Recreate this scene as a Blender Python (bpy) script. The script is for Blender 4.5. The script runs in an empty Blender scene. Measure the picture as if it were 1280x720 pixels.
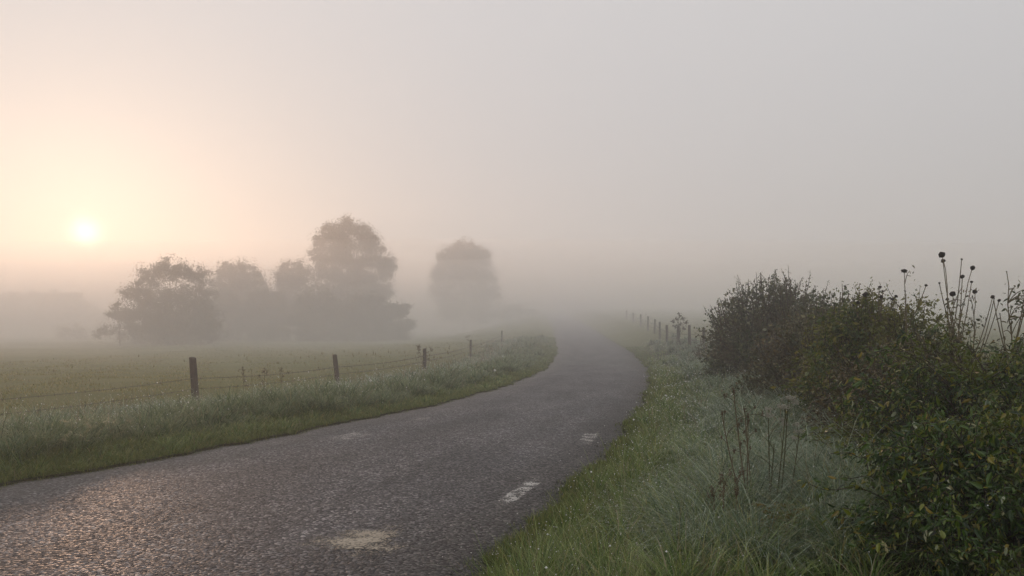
import bpy, math
import numpy as np
from mathutils import Vector

C = bpy.context
scene = C.scene
col = scene.collection
rng = np.random.default_rng(11)
PI = math.pi
CAM_H = 1.64
FPX = 930.0            # focal length in pixels of a 1280 wide picture
HORIZON = 423.0

# ------------------------------------------------------------------ helpers
def link(o, parent=None):
    col.objects.link(o)
    if parent is not None:
        o.parent = parent
    return o

def tag(o, label=None, cat=None, group=None, kind=None):
    for k, v in (('label', label), ('category', cat), ('group', group), ('kind', kind)):
        if v:
            o[k] = v
    return o

def empty(name, loc, label, cat, group=None):
    o = bpy.data.objects.new(name, None)
    o.location = loc
    o.empty_display_size = 0.2
    link(o)
    tag(o, label, cat, group)
    return o

class MB:
    """collects vertices and faces; build() links ONE mesh object"""
    def __init__(self):
        self.v = []; self.f = []; self.n = 0; self.tip = []
    def add(self, V, F, mat=0, tip=None, smooth=True):
        V = np.asarray(V, np.float32).reshape(-1, 3)
        F = np.asarray(F, np.int32)
        self.v.append(V)
        self.f.append((F + self.n, mat, smooth))
        self.tip.append(np.zeros(len(V), np.float32) if tip is None else np.asarray(tip, np.float32).ravel())
        self.n += len(V)
    def build(self, name, mats, parent=None, origin=(0, 0, 0), tip=False):
        V = np.concatenate(self.v) - np.asarray(origin, np.float32)
        me = bpy.data.meshes.new(name)
        me.vertices.add(len(V))
        me.vertices.foreach_set('co', V.ravel())
        loops = np.concatenate([F.ravel() for F, m, s in self.f])
        tot = np.concatenate([np.full(len(F), F.shape[1], np.int32) for F, m, s in self.f])
        mi = np.concatenate([np.full(len(F), m, np.int32) for F, m, s in self.f])
        sm = np.concatenate([np.full(len(F), s, bool) for F, m, s in self.f])
        start = np.concatenate([[0], np.cumsum(tot)[:-1]]).astype(np.int32)
        me.loops.add(len(loops))
        me.loops.foreach_set('vertex_index', loops)
        me.polygons.add(len(tot))
        me.polygons.foreach_set('loop_start', start)
        me.polygons.foreach_set('material_index', mi)
        me.polygons.foreach_set('use_smooth', sm)
        if tip:
            a = me.attributes.new('tip', 'FLOAT', 'POINT')
            a.data.foreach_set('value', np.concatenate(self.tip))
        me.update(calc_edges=True)
        for m in (mats if isinstance(mats, (list, tuple)) else [mats]):
            me.materials.append(m)
        o = bpy.data.objects.new(name, me)
        if parent is None:
            o.location = origin
        return link(o, parent)

def norm(a):
    return a / np.maximum(np.linalg.norm(a, axis=-1, keepdims=True), 1e-9)

def smooth01(t):
    t = np.clip(t, 0, 1)
    return t * t * (3 - 2 * t)

def tubes(mb, P, R, sides=5, mat=0):
    """P (n,k,3) polylines, R (n,k) radii -> tubes"""
    P = np.asarray(P, float); R = np.asarray(R, float)
    n, k, _ = P.shape
    T = norm(np.gradient(P, axis=1))
    ref = np.where(np.abs(T[..., 2:3]) > 0.9, np.array([1., 0, 0]), np.array([0, 0, 1.]))
    A = norm(np.cross(T, ref)); B = np.cross(T, A)
    ang = np.arange(sides) * 2 * PI / sides
    V = P[:, :, None, :] + R[:, :, None, None] * (np.cos(ang)[None, None, :, None] * A[:, :, None, :] + np.sin(ang)[None, None, :, None] * B[:, :, None, :])
    idx = np.arange(n * k * sides).reshape(n, k, sides)
    a = idx[:, :-1, :]; b = np.roll(a, -1, axis=2)
    c = idx[:, 1:, :]; d = np.roll(c, -1, axis=2)
    F = np.stack([a, b, d, c], -1).reshape(-1, 4)
    mb.add(V, F, mat)

def bez(p0, p1, p2, k):
    t = np.linspace(0, 1, k)[None, :, None]
    return (1 - t) ** 2 * p0[:, None, :] + 2 * t * (1 - t) * p1[:, None, :] + t * t * p2[:, None, :]

def blades(mb, base, h, th0, th1, az, w, mat=0, segs=3):
    n = len(base)
    if n == 0: return
    side = az + PI / 2 + rng.normal(0, 0.5, n)
    S = np.stack([np.cos(side), np.sin(side), np.zeros(n)], 1)
    Dh = np.stack([np.cos(az), np.sin(az), np.zeros(n)], 1)
    p = base.astype(float).copy()
    V = np.zeros((n, segs + 1, 2, 3), np.float32); tip = np.zeros((n, segs + 1, 2), np.float32)
    for k in range(segs + 1):
        wk = (w * max(0.06, (1 - (k / segs) ** 1.6)) * 0.5)[:, None]
        V[:, k, 0] = p - S * wk; V[:, k, 1] = p + S * wk
        tip[:, k] = k / segs
        th = th0 + th1 * (k + 0.5) / segs
        p = p + (h / segs)[:, None] * (np.sin(th)[:, None] * Dh + np.cos(th)[:, None] * np.array([0, 0, 1.]))
    idx = np.arange(n * (segs + 1) * 2).reshape(n, segs + 1, 2)
    F = np.stack([idx[:, :-1, 0], idx[:, :-1, 1], idx[:, 1:, 1], idx[:, 1:, 0]], -1).reshape(-1, 4)
    mb.add(V, F, mat, tip)
    return p

OCT = np.array([[1, 0, 0], [-1, 0, 0], [0, 1, 0], [0, -1, 0], [0, 0, 1], [0, 0, -1]], float)
OCTF = np.array([[0, 2, 4], [2, 1, 4], [1, 3, 4], [3, 0, 4], [2, 0, 5], [1, 2, 5], [3, 1, 5], [0, 3, 5]])
def dots(mb, P, r, mat, stretch=1.0):
    n = len(P)
    V = P[:, None, :] + OCT[None] * r[:, None, None] * np.array([1, 1, stretch])
    F = (OCTF[None] + (np.arange(n) * 6)[:, None, None]).reshape(-1, 3)
    mb.add(V, F, mat, np.ones(n * 6))

LEAF_SIMPLE = (np.array([[0, 0, 0], [.45, .5, .10], [1, 0, 0], [.45, -.5, .10]]), np.array([[0, 2, 1], [0, 3, 2]]))
LEAF_OVATE = (np.array([[0, 0, 0], [.25, .40, .07], [.25, 0, 0], [.25, -.40, .07], [.6, .38, .03], [.6, 0, -.05], [.6, -.38, .03], [1, 0, -.16]]),
              np.array([[0, 2, 1], [0, 3, 2], [1, 2, 5], [1, 5, 4], [2, 3, 6], [2, 6, 5], [4, 5, 7], [5, 6, 7]]))
def leaves(mb, P, T, L, W, shape=LEAF_SIMPLE, mat=0, up=0.6):
    n = len(P)
    if n == 0: return
    T = norm(T)
    N = norm(rng.normal(0, 1, (n, 3)) + np.array([0, 0, up]))
    S = norm(np.cross(N, T)); N = np.cross(T, S)
    tm, fc = shape
    V = P[:, None, :] + tm[None, :, 0, None] * T[:, None] * L[:, None, None] + tm[None, :, 1, None] * S[:, None] * W[:, None, None] + tm[None, :, 2, None] * N[:, None] * L[:, None, None]
    F = (fc[None] + (np.arange(n) * len(tm))[:, None, None]).reshape(-1, fc.shape[1])
    mb.add(V, F, mat, smooth=False)

# ------------------------------------------------------------------ materials
def mat(name):
    m = bpy.data.materials.new(name); m.use_nodes = True
    nt = m.node_tree
    return m, nt, nt.nodes['Principled BSDF'], nt.nodes['Material Output']

def nd(nt, t, **kw):
    n = nt.nodes.new(t)
    for k, v in kw.items():
        if k in ('inp',):
            for a, b in v.items(): n.inputs[a].default_value = b
        else: setattr(n, k, v)
    return n

def ramp(nt, src, stops, interp='LINEAR'):
    r = nt.nodes.new('ShaderNodeValToRGB'); r.color_ramp.interpolation = interp
    e = r.color_ramp.elements
    while len(e) < len(stops): e.new(0.5)
    for i, (p, c) in enumerate(stops):
        e[i].position = p; e[i].color = (*c, 1) if len(c) == 3 else c
    nt.links.new(src, r.inputs[0])
    return r.outputs[0]

def noise(nt, scale, detail=4, rough=.55, vec=None):
    n = nd(nt, 'ShaderNodeTexNoise', inp={'Scale': scale, 'Detail': detail, 'Roughness': rough})
    if vec is not None: nt.links.new(vec, n.inputs['Vector'])
    return n.outputs['Fac']

def mixc(nt, fac, a, b, mode='MIX'):
    m = nt.nodes.new('ShaderNodeMix'); m.data_type = 'RGBA'; m.blend_type = mode
    for s, i in ((fac, 0), (a, 6), (b, 7)):
        if hasattr(s, 'links'): nt.links.new(s, m.inputs[i])
        elif isinstance(s, (int, float)): m.inputs[i].default_value = s
        else: m.inputs[i].default_value = (*s, 1)
    return m.outputs[2]

def math_(nt, op, a, b=None, c=None, clamp=False):
    m = nt.nodes.new('ShaderNodeMath'); m.operation = op; m.use_clamp = clamp
    for i, s in enumerate((a, b, c)):
        if s is None: continue
        if hasattr(s, 'links'): nt.links.new(s, m.inputs[i])
        else: m.inputs[i].default_value = s
    return m.outputs[0]

def leafy(name, stops, tipcol=None, tipamt=0.6, rough=.5, trans=.35, patch=None, patch_scale=.6, spec=.4, tpow=1.3):
    """foliage: colour varies from leaf to leaf, light passes through"""
    m, nt, b, out = mat(name)
    g = nd(nt, 'ShaderNodeNewGeometry')
    c = ramp(nt, g.outputs['Random Per Island'], stops)
    if patch:
        f = ramp(nt, noise(nt, patch_scale, 3, .5, g.outputs['Position']), [(.48, (0, 0, 0)), (.62, (1, 1, 1))])
        c = mixc(nt, f, c, mixc(nt, .65, c, patch))
    if tipcol:
        a = nd(nt, 'ShaderNodeAttribute', attribute_name='tip')
        t = math_(nt, 'POWER', a.outputs['Fac'], tpow)
        r1 = math_(nt, 'FRACT', math_(nt, 'MULTIPLY', g.outputs['Random Per Island'], 37.7))      # paler tips on some blades: dew, plus bright highlights painted into the colour
        t = math_(nt, 'MULTIPLY', t, math_(nt, 'MULTIPLY_ADD', math_(nt, 'POWER', r1, 1.8), tipamt * 1.3, tipamt * .12), clamp=True)
        c = mixc(nt, t, c, tipcol)
    nt.links.new(c, b.inputs['Base Color'])
    b.inputs['Roughness'].default_value = rough
    b.inputs['Specular IOR Level'].default_value = spec
    tr = nd(nt, 'ShaderNodeBsdfTranslucent'); nt.links.new(c, tr.inputs['Color'])
    mx = nd(nt, 'ShaderNodeMixShader', inp={0: trans})
    nt.links.new(b.outputs[0], mx.inputs[1]); nt.links.new(tr.outputs[0], mx.inputs[2])
    nt.links.new(mx.outputs[0], out.inputs['Surface'])
    return m

def plain(name, c1, c2, scale=8, rough=.8, bump=0, spec=.3, bscale=None, stretch=None):
    m, nt, b, out = mat(name)
    tc = nd(nt, 'ShaderNodeTexCoord')
    v = tc.outputs['Object']
    if stretch:
        mp = nd(nt, 'ShaderNodeMapping', inp={'Scale': stretch}); nt.links.new(v, mp.inputs[0]); v = mp.outputs[0]
    n = noise(nt, scale, 5, .6, v)
    nt.links.new(ramp(nt, n, [(.3, c1), (.7, c2)]), b.inputs['Base Color'])
    b.inputs['Roughness'].default_value = rough
    b.inputs['Specular IOR Level'].default_value = spec
    if bump:
        bp = nd(nt, 'ShaderNodeBump', inp={'Strength': bump, 'Distance': .02})
        nt.links.new(noise(nt, bscale or scale * 2, 5, .6, v), bp.inputs['Height'])
        nt.links.new(bp.outputs[0], b.inputs['Normal'])
    return m

def asphalt_material():
    m, nt, b, out = mat('chip_seal_asphalt')
    tc = nd(nt, 'ShaderNodeTexCoord'); P = tc.outputs['Object']
    uv = nd(nt, 'ShaderNodeUVMap'); sx = nd(nt, 'ShaderNodeSeparateXYZ'); nt.links.new(uv.outputs[0], sx.inputs[0])
    u = sx.outputs[0]                                    # 0 at left edge, 1 at right edge
    vo = nd(nt, 'ShaderNodeTexVoronoi', inp={'Scale': 44.0}); nt.links.new(P, vo.inputs['Vector'])
    vo2 = nd(nt, 'ShaderNodeTexVoronoi', inp={'Scale': 24.0}); nt.links.new(P, vo2.inputs['Vector'])
    hs = nd(nt, 'ShaderNodeSeparateColor'); nt.links.new(vo.outputs['Color'], hs.inputs[0])
    chip = ramp(nt, hs.outputs[0], [(0, (.010, .011, .014)), (.45, (.031, .032, .039)), (.8, (.095, .097, .108)), (1, (.44, .44, .45))])
    hs2 = nd(nt, 'ShaderNodeSeparateColor'); nt.links.new(vo2.outputs['Color'], hs2.inputs[0])
    chip2 = ramp(nt, hs2.outputs[1], [(0, (.017, .018, .021)), (.6, (.046, .048, .055)), (1, (.155, .157, .17))])
    c = mixc(nt, .3, chip, chip2)
    big = noise(nt, .55, 4, .6, P)
    mp = nd(nt, 'ShaderNodeMapping', inp={'Scale': (3.6, .16, 1)}); nt.links.new(uv.outputs[0], mp.inputs[0])
    streak = noise(nt, 1.6, 4, .6, mp.outputs[0])
    worn = ramp(nt, streak, [(.36, (.55, .55, .56)), (.66, (1.32, 1.28, 1.24))])
    c = mixc(nt, 1.0, c, worn, 'MULTIPLY')
    c = mixc(nt, 1.0, c, ramp(nt, big, [(.35, (.82, .82, .84)), (.65, (1.12, 1.08, 1.04))]), 'MULTIPLY')
    # dirty damp right hand edge, dusty left hand edge
    wob = math_(nt, 'MULTIPLY_ADD', noise(nt, 1.4, 4, .6, P), .12, -.06)
    ue = math_(nt, 'ADD', u, wob)
    edge = ramp(nt, ue, [(.80, (1, 1, 1)), (.92, (.48, .47, .45)), (1, (.28, .27, .25))])
    c = mixc(nt, 1.0, c, edge, 'MULTIPLY')
    dust = ramp(nt, ue, [(0, (.55, .55, .55)), (.03, (.7, .7, .7)), (.10, (.35, .35, .35)), (.22, (0, 0, 0))])
    c = mixc(nt, dust, c, mixc(nt, .5, c, (.19, .165, .14)))
    nt.links.new(c, b.inputs['Base Color'])
    rr = ramp(nt, hs.outputs[1], [(0, (.42, .42, .42)), (1, (.80, .80, .80))])
    nt.links.new(rr, b.inputs['Roughness'])
    b.inputs['Specular IOR Level'].default_value = .34
    h = math_(nt, 'SUBTRACT', 1.0, math_(nt, 'MULTIPLY', vo.outputs['Distance'], 1.0))
    h = math_(nt, 'ADD', h, math_(nt, 'MULTIPLY', hs.outputs[2], .5))
    h = math_(nt, 'ADD', h, math_(nt, 'MULTIPLY', hs2.outputs[2], .5))
    h = math_(nt, 'ADD', h, math_(nt, 'MULTIPLY', noise(nt, 140, 2, .5, P), .3))
    bp = nd(nt, 'ShaderNodeBump', inp={'Strength': 1.0, 'Distance': .018})
    nt.links.new(h, bp.inputs['Height']); nt.links.new(bp.outputs[0], b.inputs['Normal'])
    return m

def worn_material(name, c1, c2, thr, scale, soft=.06):
    """paint or dried mud that has flaked off the stones in places"""
    m, nt, b, out = mat(name)
    tc = nd(nt, 'ShaderNodeTexCoord'); P = tc.outputs['Object']
    n1 = noise(nt, scale, 5, .65, P)
    vo = nd(nt, 'ShaderNodeTexVoronoi', inp={'Scale': 46.0}); nt.links.new(P, vo.inputs['Vector'])
    a = nd(nt, 'ShaderNodeAttribute', attribute_name='tip')
    f = math_(nt, 'ADD', math_(nt, 'MULTIPLY', n1, 1.0), math_(nt, 'MULTIPLY', vo.outputs['Distance'], -.42))
    f = math_(nt, 'SUBTRACT', f, math_(nt, 'MULTIPLY', a.outputs['Fac'], .55))
    k = ramp(nt, f, [(thr, (0, 0, 0)), (thr + soft, (1, 1, 1))])
    nt.links.new(ramp(nt, noise(nt, 9, 4, .6, P), [(.3, c1), (.7, c2)]), b.inputs['Base Color'])
    b.inputs['Roughness'].default_value = .75
    bp = nd(nt, 'ShaderNodeBump', inp={'Strength': .5, 'Distance': .008})
    nt.links.new(noise(nt, 60, 4, .6, P), bp.inputs['Height']); nt.links.new(bp.outputs[0], b.inputs['Normal'])
    tr = nd(nt, 'ShaderNodeBsdfTransparent'); mx = nd(nt, 'ShaderNodeMixShader')
    nt.links.new(k, mx.inputs[0]); nt.links.new(tr.outputs[0], mx.inputs[1]); nt.links.new(b.outputs[0], mx.inputs[2])
    nt.links.new(mx.outputs[0], out.inputs['Surface'])
    return m

def ground_material():
    m, nt, b, out = mat('pasture_ground')
    tc = nd(nt, 'ShaderNodeTexCoord'); P = tc.outputs['Object']
    mp = nd(nt, 'ShaderNodeMapping', inp={'Scale': (.35, 1, 1)}); nt.links.new(P, mp.inputs[0])
    n1 = noise(nt, .35, 5, .6, mp.outputs[0]); n2 = noise(nt, 5, 5, .7, P); n3 = noise(nt, 40, 3, .6, P)
    c = ramp(nt, n1, [(.3, (.11, .135, .030)), (.55, (.155, .172, .042)), (.75, (.205, .195, .065))])
    c = mixc(nt, ramp(nt, n2, [(.4, (0, 0, 0)), (.65, (1, 1, 1))]), c, mixc(nt, .6, c, (.18, .155, .07)))
    c = mixc(nt, ramp(nt, n3, [(.35, (1, 1, 1)), (.6, (0, 0, 0))]), c, mixc(nt, .6, c, (.022, .026, .012)))
    av = nd(nt, 'ShaderNodeAttribute', attribute_name='tip')
    c = mixc(nt, av.outputs['Fac'], c, mixc(nt, ramp(nt, n2, [(.35, (0, 0, 0)), (.65, (1, 1, 1))]), (.022, .020, .012), (.035, .040, .014)))
    nt.links.new(c, b.inputs['Base Color'])
    b.inputs['Roughness'].default_value = .9; b.inputs['Specular IOR Level'].default_value = .2
    bp = nd(nt, 'ShaderNodeBump', inp={'Strength': .9, 'Distance': .06})
    nt.links.new(n3, bp.inputs['Height']); nt.links.new(bp.outputs[0], b.inputs['Normal'])
    return m

M = {}
M['road'] = asphalt_material()
M['paint'] = worn_material('worn_white_paint', (.36, .345, .32), (.50, .48, .45), .21, 7, .16)
M['old_paint'] = worn_material('flaking_white_paint', (.34, .325, .30), (.46, .44, .41), .27, 5, .10)
M['faint_paint'] = worn_material('nearly_gone_paint', (.28, .26, .24), (.38, .355, .33), .24, 5, .14)
M['mud'] = worn_material('dried_pale_mud', (.29, .245, .185), (.40, .345, .27), .0, 5, .30)
M['ground'] = ground_material()
M['grit'] = leafy('loose_grit', [(0, (.02, .019, .018)), (.6, (.06, .056, .052)), (1, (.17, .16, .15))], trans=0.0, rough=.6)
M['g_fresh'] = leafy('fresh_green_grass', [(0, (.014, .050, .004)), (.40, (.050, .120, .010)), (.80, (.12, .195, .020)), (1, (.30, .25, .08))], (.56, .64, .28), .85, .36, .45, tpow=2.2)
M['g_short'] = leafy('short_verge_grass', [(0, (.032, .060, .006)), (.5, (.066, .102, .010)), (.85, (.12, .145, .020)), (1, (.25, .19, .06))], (.30, .36, .08), .55, .5, .42)
M['g_dewy'] = leafy('dewy_blue_green_grass', [(0, (.014, .046, .016)), (.45, (.042, .10, .036)), (.82, (.095, .165, .064)), (1, (.30, .27, .12))], (.68, .76, .60), 1.0, .32, .38, tpow=1.9)
M['g_dark'] = leafy('dark_tussock_grass', [(0, (.014, .044, .010)), (.5, (.038, .095, .020)), (.85, (.085, .145, .034)), (1, (.20, .18, .065))], (.48, .54, .30), .85, .38, .38, tpow=2.0)
M['g_straw'] = leafy('straw_grass', [(0, (.12, .10, .045)), (.5, (.21, .175, .085)), (1, (.32, .27, .15))], (.50, .46, .34), .6, .55, .3)
M['g_field'] = leafy('pasture_grass', [(0, (.115, .13, .022)), (.5, (.185, .18, .036)), (1, (.28, .24, .08))], (.38, .36, .14), .4, .6, .3)
M['dew'] = plain('dew_drop', (.75, .75, .74), (.85, .84, .82), 5, .12, spec=.8)
M['hawthorn'] = leafy('hawthorn_leaf', [(0, (.010, .020, .005)), (.4, (.030, .052, .012)), (.78, (.062, .092, .024)), (.90, (.15, .16, .06)), (1, (.34, .34, .22))], trans=.25, rough=.38, patch=(.095, .060, .016), patch_scale=.7)
M['russet'] = leafy('russet_leaf', [(0, (.020, .017, .005)), (.4, (.054, .045, .012)), (.75, (.11, .075, .020)), (.90, (.17, .125, .045)), (1, (.34, .32, .20))], trans=.25, rough=.42, patch=(.040, .072, .012), patch_scale=.9)
M['yellowgreen'] = leafy('yellow_green_leaf', [(0, (.012, .030, .004)), (.4, (.046, .082, .009)), (.8, (.11, .145, .016)), (.92, (.24, .20, .022)), (1, (.36, .36, .18))], trans=.35, rough=.38, patch=(.17, .15, .014), patch_scale=.8)
M['bramble'] = leafy('bramble_leaf', [(0, (.008, .024, .004)), (.40, (.034, .078, .009)), (.76, (.080, .145, .018)), (.89, (.19, .21, .022)), (.96, (.28, .20, .025)), (1, (.42, .46, .32))], trans=.34, rough=.30, patch=(.16, .17, .02), patch_scale=1.6, spec=.5)
M['greyleaf'] = leafy('grey_green_leaf', [(0, (.018, .032, .010)), (.5, (.058, .086, .030)), (.88, (.125, .15, .065)), (1, (.38, .39, .27))], trans=.25, rough=.38)
M['treeleaf'] = leafy('tree_leaf', [(0, (.02, .022, .010)), (.6, (.045, .045, .018)), (1, (.085, .07, .025))], trans=.2, rough=.6)
M['bark'] = plain('bark', (.03, .024, .018), (.07, .058, .045), 6, .9, .6)
M['twig'] = plain('twig', (.028, .020, .014), (.06, .044, .030), 12, .8)
M['stalk'] = plain('dried_stalk', (.08, .065, .035), (.18, .145, .08), 12, .7)
M['greenstalk'] = plain('green_stalk', (.05, .055, .02), (.10, .10, .04), 12, .6)
M['seed'] = plain('dark_seed_head', (.012, .009, .008), (.035, .025, .020), 30, .9, .8, bscale=80)
M['umbel'] = plain('pale_seed_umbel', (.26, .25, .20), (.48, .46, .38), 30, .7)
M['brownhead'] = plain('brown_seed_head', (.06, .042, .026), (.16, .11, .07), 30, .9)
M['post'] = plain('weathered_post_wood', (.038, .032, .026), (.105, .088, .072), 9, .85, .7, stretch=(6, 6, .6))
M['wire'] = plain('rusty_wire', (.05, .04, .035), (.10, .08, .07), 20, .55)
M['fern'] = leafy('withered_yellow_leaf', [(0, (.10, .075, .015)), (.5, (.17, .13, .03)), (1, (.24, .19, .06))], trans=.3, rough=.6)

# ------------------------------------------------------------------ terrain
YS = np.arange(-60, 560, .25)
def spl(pts):
    p = np.array(pts, float)
    y = np.interp(YS, p[:, 0], p[:, 1])
    for w in (9, 17, 25):
        k = np.ones(w) / w
        pad = w // 2
        y = np.convolve(np.concatenate([np.full(pad, y[0]) + (y[1] - y[0]) * np.arange(-pad, 0), y, np.full(pad, y[-1]) + (y[-1] - y[-2]) * np.arange(1, pad + 1)]), k, 'valid')
    return y
LT = spl([(-60, -36), (0, -8.85), (8.16, -5.6), (10.2, -4.75), (13.6, -3.45), (17.9, -1.95), (22, -.9), (26.8, 0), (39, 1.75), (55, 3.35), (75, 4.3), (100, 5.4), (150, 7.0), (200, 7.6), (300, 5), (420, -5), (560, -20)])
RT = spl([(-60, -29), (0, -2.05), (5.13, -.18), (6.57, .28), (8.6, .88), (13, 1.98), (18.6, 3.3), (26.8, 5.0), (39, 7.2), (55, 8.9), (75, 9.7), (100, 10.75), (150, 12.3), (200, 12.9), (300, 10.3), (420, .3), (560, -15)])
wob = lambda y, s: .045 * np.sin(y * 8.7 + s) * np.sin(y * 1.9 + 2 * s) + .03 * np.sin(y * 12.1 + 3 * s) * np.sin(y * .7) + .05 * np.sin(y * 2.3 + s) + .035 * np.sin(y * 5.1 + 2 * s) + .06 * np.sin(y * .9 + s)
L_ = lambda y: np.interp(y, YS, LT) - wob(y, 1.0)
R_ = lambda y: np.interp(y, YS, RT) + wob(y, 4.0)

_T = np.arange(0, 600, .5)
_slope = .058 * _T / np.sqrt(_T ** 2 + 144) * (1 - .10 * smooth01((_T - 90) / 110))
_Z = np.concatenate([[0], np.cumsum((_slope[1:] + _slope[:-1]) * .25)])
def road_z(y):
    return np.interp(np.asarray(y, float) - 36, _T, _Z)

def terrain(x, y):
    x = np.asarray(x, float); y = np.asarray(y, float)
    zr = road_z(y)
    l = L_(y) - x; r = x - R_(y)
    inside = (l < 0) & (r < 0)
    bank = .34 + .40 * smooth01((y - 12) / 35)
    zR = zr + .03 + bank * smooth01(r / 4.2) + .12 * smooth01((r - 4) / 12)
    zL = zr * (1 - .64 * smooth01(l / 22)) + .02 + .09 * np.exp(-((l - 2.2) / 1.3) ** 2) * smooth01(l / .8)
    hill = 6.0 * smooth01((y - 130) / 90) * smooth01((-x - 40) / 70)
    zL = zL + hill
    bump = .035 * np.sin(x * 1.7 + y * .6) + .03 * np.sin(x * .7 - y * 1.3) + .05 * np.sin(.31 * x + .23 * y)
    amt = smooth01(np.where(l > 0, l, r) / 1.2)
    z = np.where(l > 0, zL, zR) + bump * amt
    return np.where(inside, zr - .05, z)

ys = np.concatenate([np.arange(-45, -4, 1.5), np.arange(-4, 40, .25), np.arange(40, 80, .6), np.arange(80, 160, 2), np.arange(160, 400, 8), [400]])
off = np.array([0, .12, .3, .5, .8, 1.2, 1.7, 2.3, 3, 3.8, 4.6, 5.6, 7, 9, 12, 16, 21, 28, 37, 50, 68, 90, 120, 160, 210, 270, 340, 420])
def ground():
    Lx = L_(ys); Rx = R_(ys)
    mid = np.array([.004, .17, .33, .5, .67, .83, .996])
    X = np.concatenate([Lx[:, None] - off[::-1][None], Lx[:, None] + (Rx - Lx)[:, None] * mid[None], Rx[:, None] + off[None]], 1)
    Y = np.repeat(ys[:, None], X.shape[1], 1)
    Z = terrain(X, Y)
    n, m = X.shape
    idx = np.arange(n * m).reshape(n, m)
    F = np.stack([idx[:-1, :-1], idx[:-1, 1:], idx[1:, 1:], idx[1:, :-1]], -1).reshape(-1, 4)
    dd = np.maximum(L_(Y) - X, X - R_(Y))
    litter = (1 - smooth01((dd - 4.6) / 1.2)) * (1 - smooth01((Y - 40) / 30))                # bare soil and thatch under the tall verge grass
    mb = MB(); mb.add(np.stack([X, Y, Z], -1), F, 0, litter)
    o = mb.build('ground', M['ground'], tip=True); tag(o, kind='structure')
ground()

def road():
    u = np.concatenate([[-.012], np.linspace(0, 1, 25), [1.012]])
    X = L_(ys)[:, None] + (R_(ys) - L_(ys))[:, None] * u[None]
    Y = np.repeat(ys[:, None], len(u), 1)
    Z = np.repeat(road_z(ys)[:, None], len(u), 1) + .035 * (1 - (2 * u[None] - 1) ** 2)
    Z[:, 0] -= .07; Z[:, -1] -= .07
    n, m = X.shape
    idx = np.arange(n * m).reshape(n, m)
    F = np.stack([idx[:-1, :-1], idx[:-1, 1:], idx[1:, 1:], idx[1:, :-1]], -1).reshape(-1, 4)
    mb = MB(); mb.add(np.stack([X, Y, Z], -1), F)
    o = mb.build('road', M['road']); tag(o, kind='structure')
    me = o.data
    uvl = me.uv_layers.new(name='UVMap')
    li = np.zeros(len(me.loops), np.int32); me.loops.foreach_get('vertex_index', li)
    U = np.stack([np.repeat(u[None], n, 0).ravel(), Y.ravel()], 1)[li]
    uvl.data.foreach_set('uv', U.astype(np.float32).ravel())
road()

def road_surface(x, y):
    u = (x - L_(y)) / (R_(y) - L_(y))
    return road_z(y) + .035 * (1 - (2 * u - 1) ** 2)

def gp(px, py):
    """point on the level part of the road that the photo shows at px, py"""
    D = CAM_H * FPX / (py - HORIZON)
    return (px - 640) / FPX * D, D

def patch(name, quad, m, kind, label=None, n=(40, 14), lift=.004, round_=False):
    """a sheet lying on the road between four corner points, with edge wear in the attribute tip"""
    q = np.array([gp(*p) for p in quad])
    s = np.linspace(0, 1, n[0]); t = np.linspace(0, 1, n[1])
    S, T = np.meshgrid(s, t, indexing='ij')
    XY = ((1 - S) * (1 - T))[..., None] * q[0] + (S * (1 - T))[..., None] * q[1] + (S * T)[..., None] * q[2] + ((1 - S) * T)[..., None] * q[3]
    Z = road_surface(XY[..., 0], XY[..., 1]) + lift
    idx = np.arange(S.size).reshape(S.shape)
    F = np.stack([idx[:-1, :-1], idx[1:, :-1], idx[1:, 1:], idx[:-1, 1:]], -1).reshape(-1, 4)
    if round_:
        a = np.arctan2(T - .5, S - .5)
        wear = np.clip(np.hypot(S - .5, T - .5) * 2 * (1 + .15 * np.sin(3 * a + 1) + .1 * np.sin(5 * a)), 0, 1) ** 1.6
    else:
        e = np.minimum(np.minimum(S, 1 - S) * 4, np.minimum(T, 1 - T) * 1.6)
        wear = np.clip(.38 - e, 0, 1)
    mb = MB(); mb.add(np.concatenate([XY, Z[..., None]], -1), F, 0, wear)
    o = mb.build(name, m, tip=True)
    tag(o, label, None, None, kind)
    return o
patch('road_marking', [(606, 638), (632, 638), (686, 598), (663, 598)], M['paint'], 'structure')
patch('road_marking', [(716, 559), (738, 559), (752, 540), (732, 540)], M['old_paint'], 'structure')
patch('road_marking', [(395, 552), (425, 556), (476, 543), (450, 540)], M['faint_paint'], 'structure')
patch('road_marking', [(500, 531), (515, 532), (545, 522), (532, 521)], M['faint_paint'], 'structure')
patch('mud_patch', [(355, 706), (512, 708), (545, 656), (395, 656)], M['mud'], 'structure', round_=True, n=(40, 40), lift=.005)

# ------------------------------------------------------------------ grass
def grass_pts(n, side, dmin, dmax, ymin, ymax, power=1.2):
    """random ground points beside the road, thinning with distance"""
    u = rng.random(n)
    a = 1 - power
    y = (ymin ** a + u * (ymax ** a - ymin ** a)) ** (1 / a)
    d = dmin + (dmax - dmin) * rng.random(n)
    x = R_(y) + d if side > 0 else L_(y) - d
    keep = (np.abs(x) < .72 * y + 2.0)
    return x[keep], y[keep], d[keep]

def wpx(y, w0=.0045, k=.0011):
    return np.maximum(w0, k * y)

def field_noise(x, y):
    return .5 + .25 * np.sin(1.9 * x + .7 * y + 1) + .25 * np.sin(.8 * x - 1.7 * y + 2.2)

def undergrowth(mb, x, y, h, m, th=(.05, .7), th1=(.2, 1.2), w0=.0045):
    n = len(x)
    b = np.stack([x, y, terrain(x, y) - .01], 1)
    return blades(mb, b, h, rng.uniform(*th, n), rng.uniform(*th1, n), rng.uniform(0, 2 * PI, n), wpx(y, w0) * rng.uniform(.7, 1.3, n), m)

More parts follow.
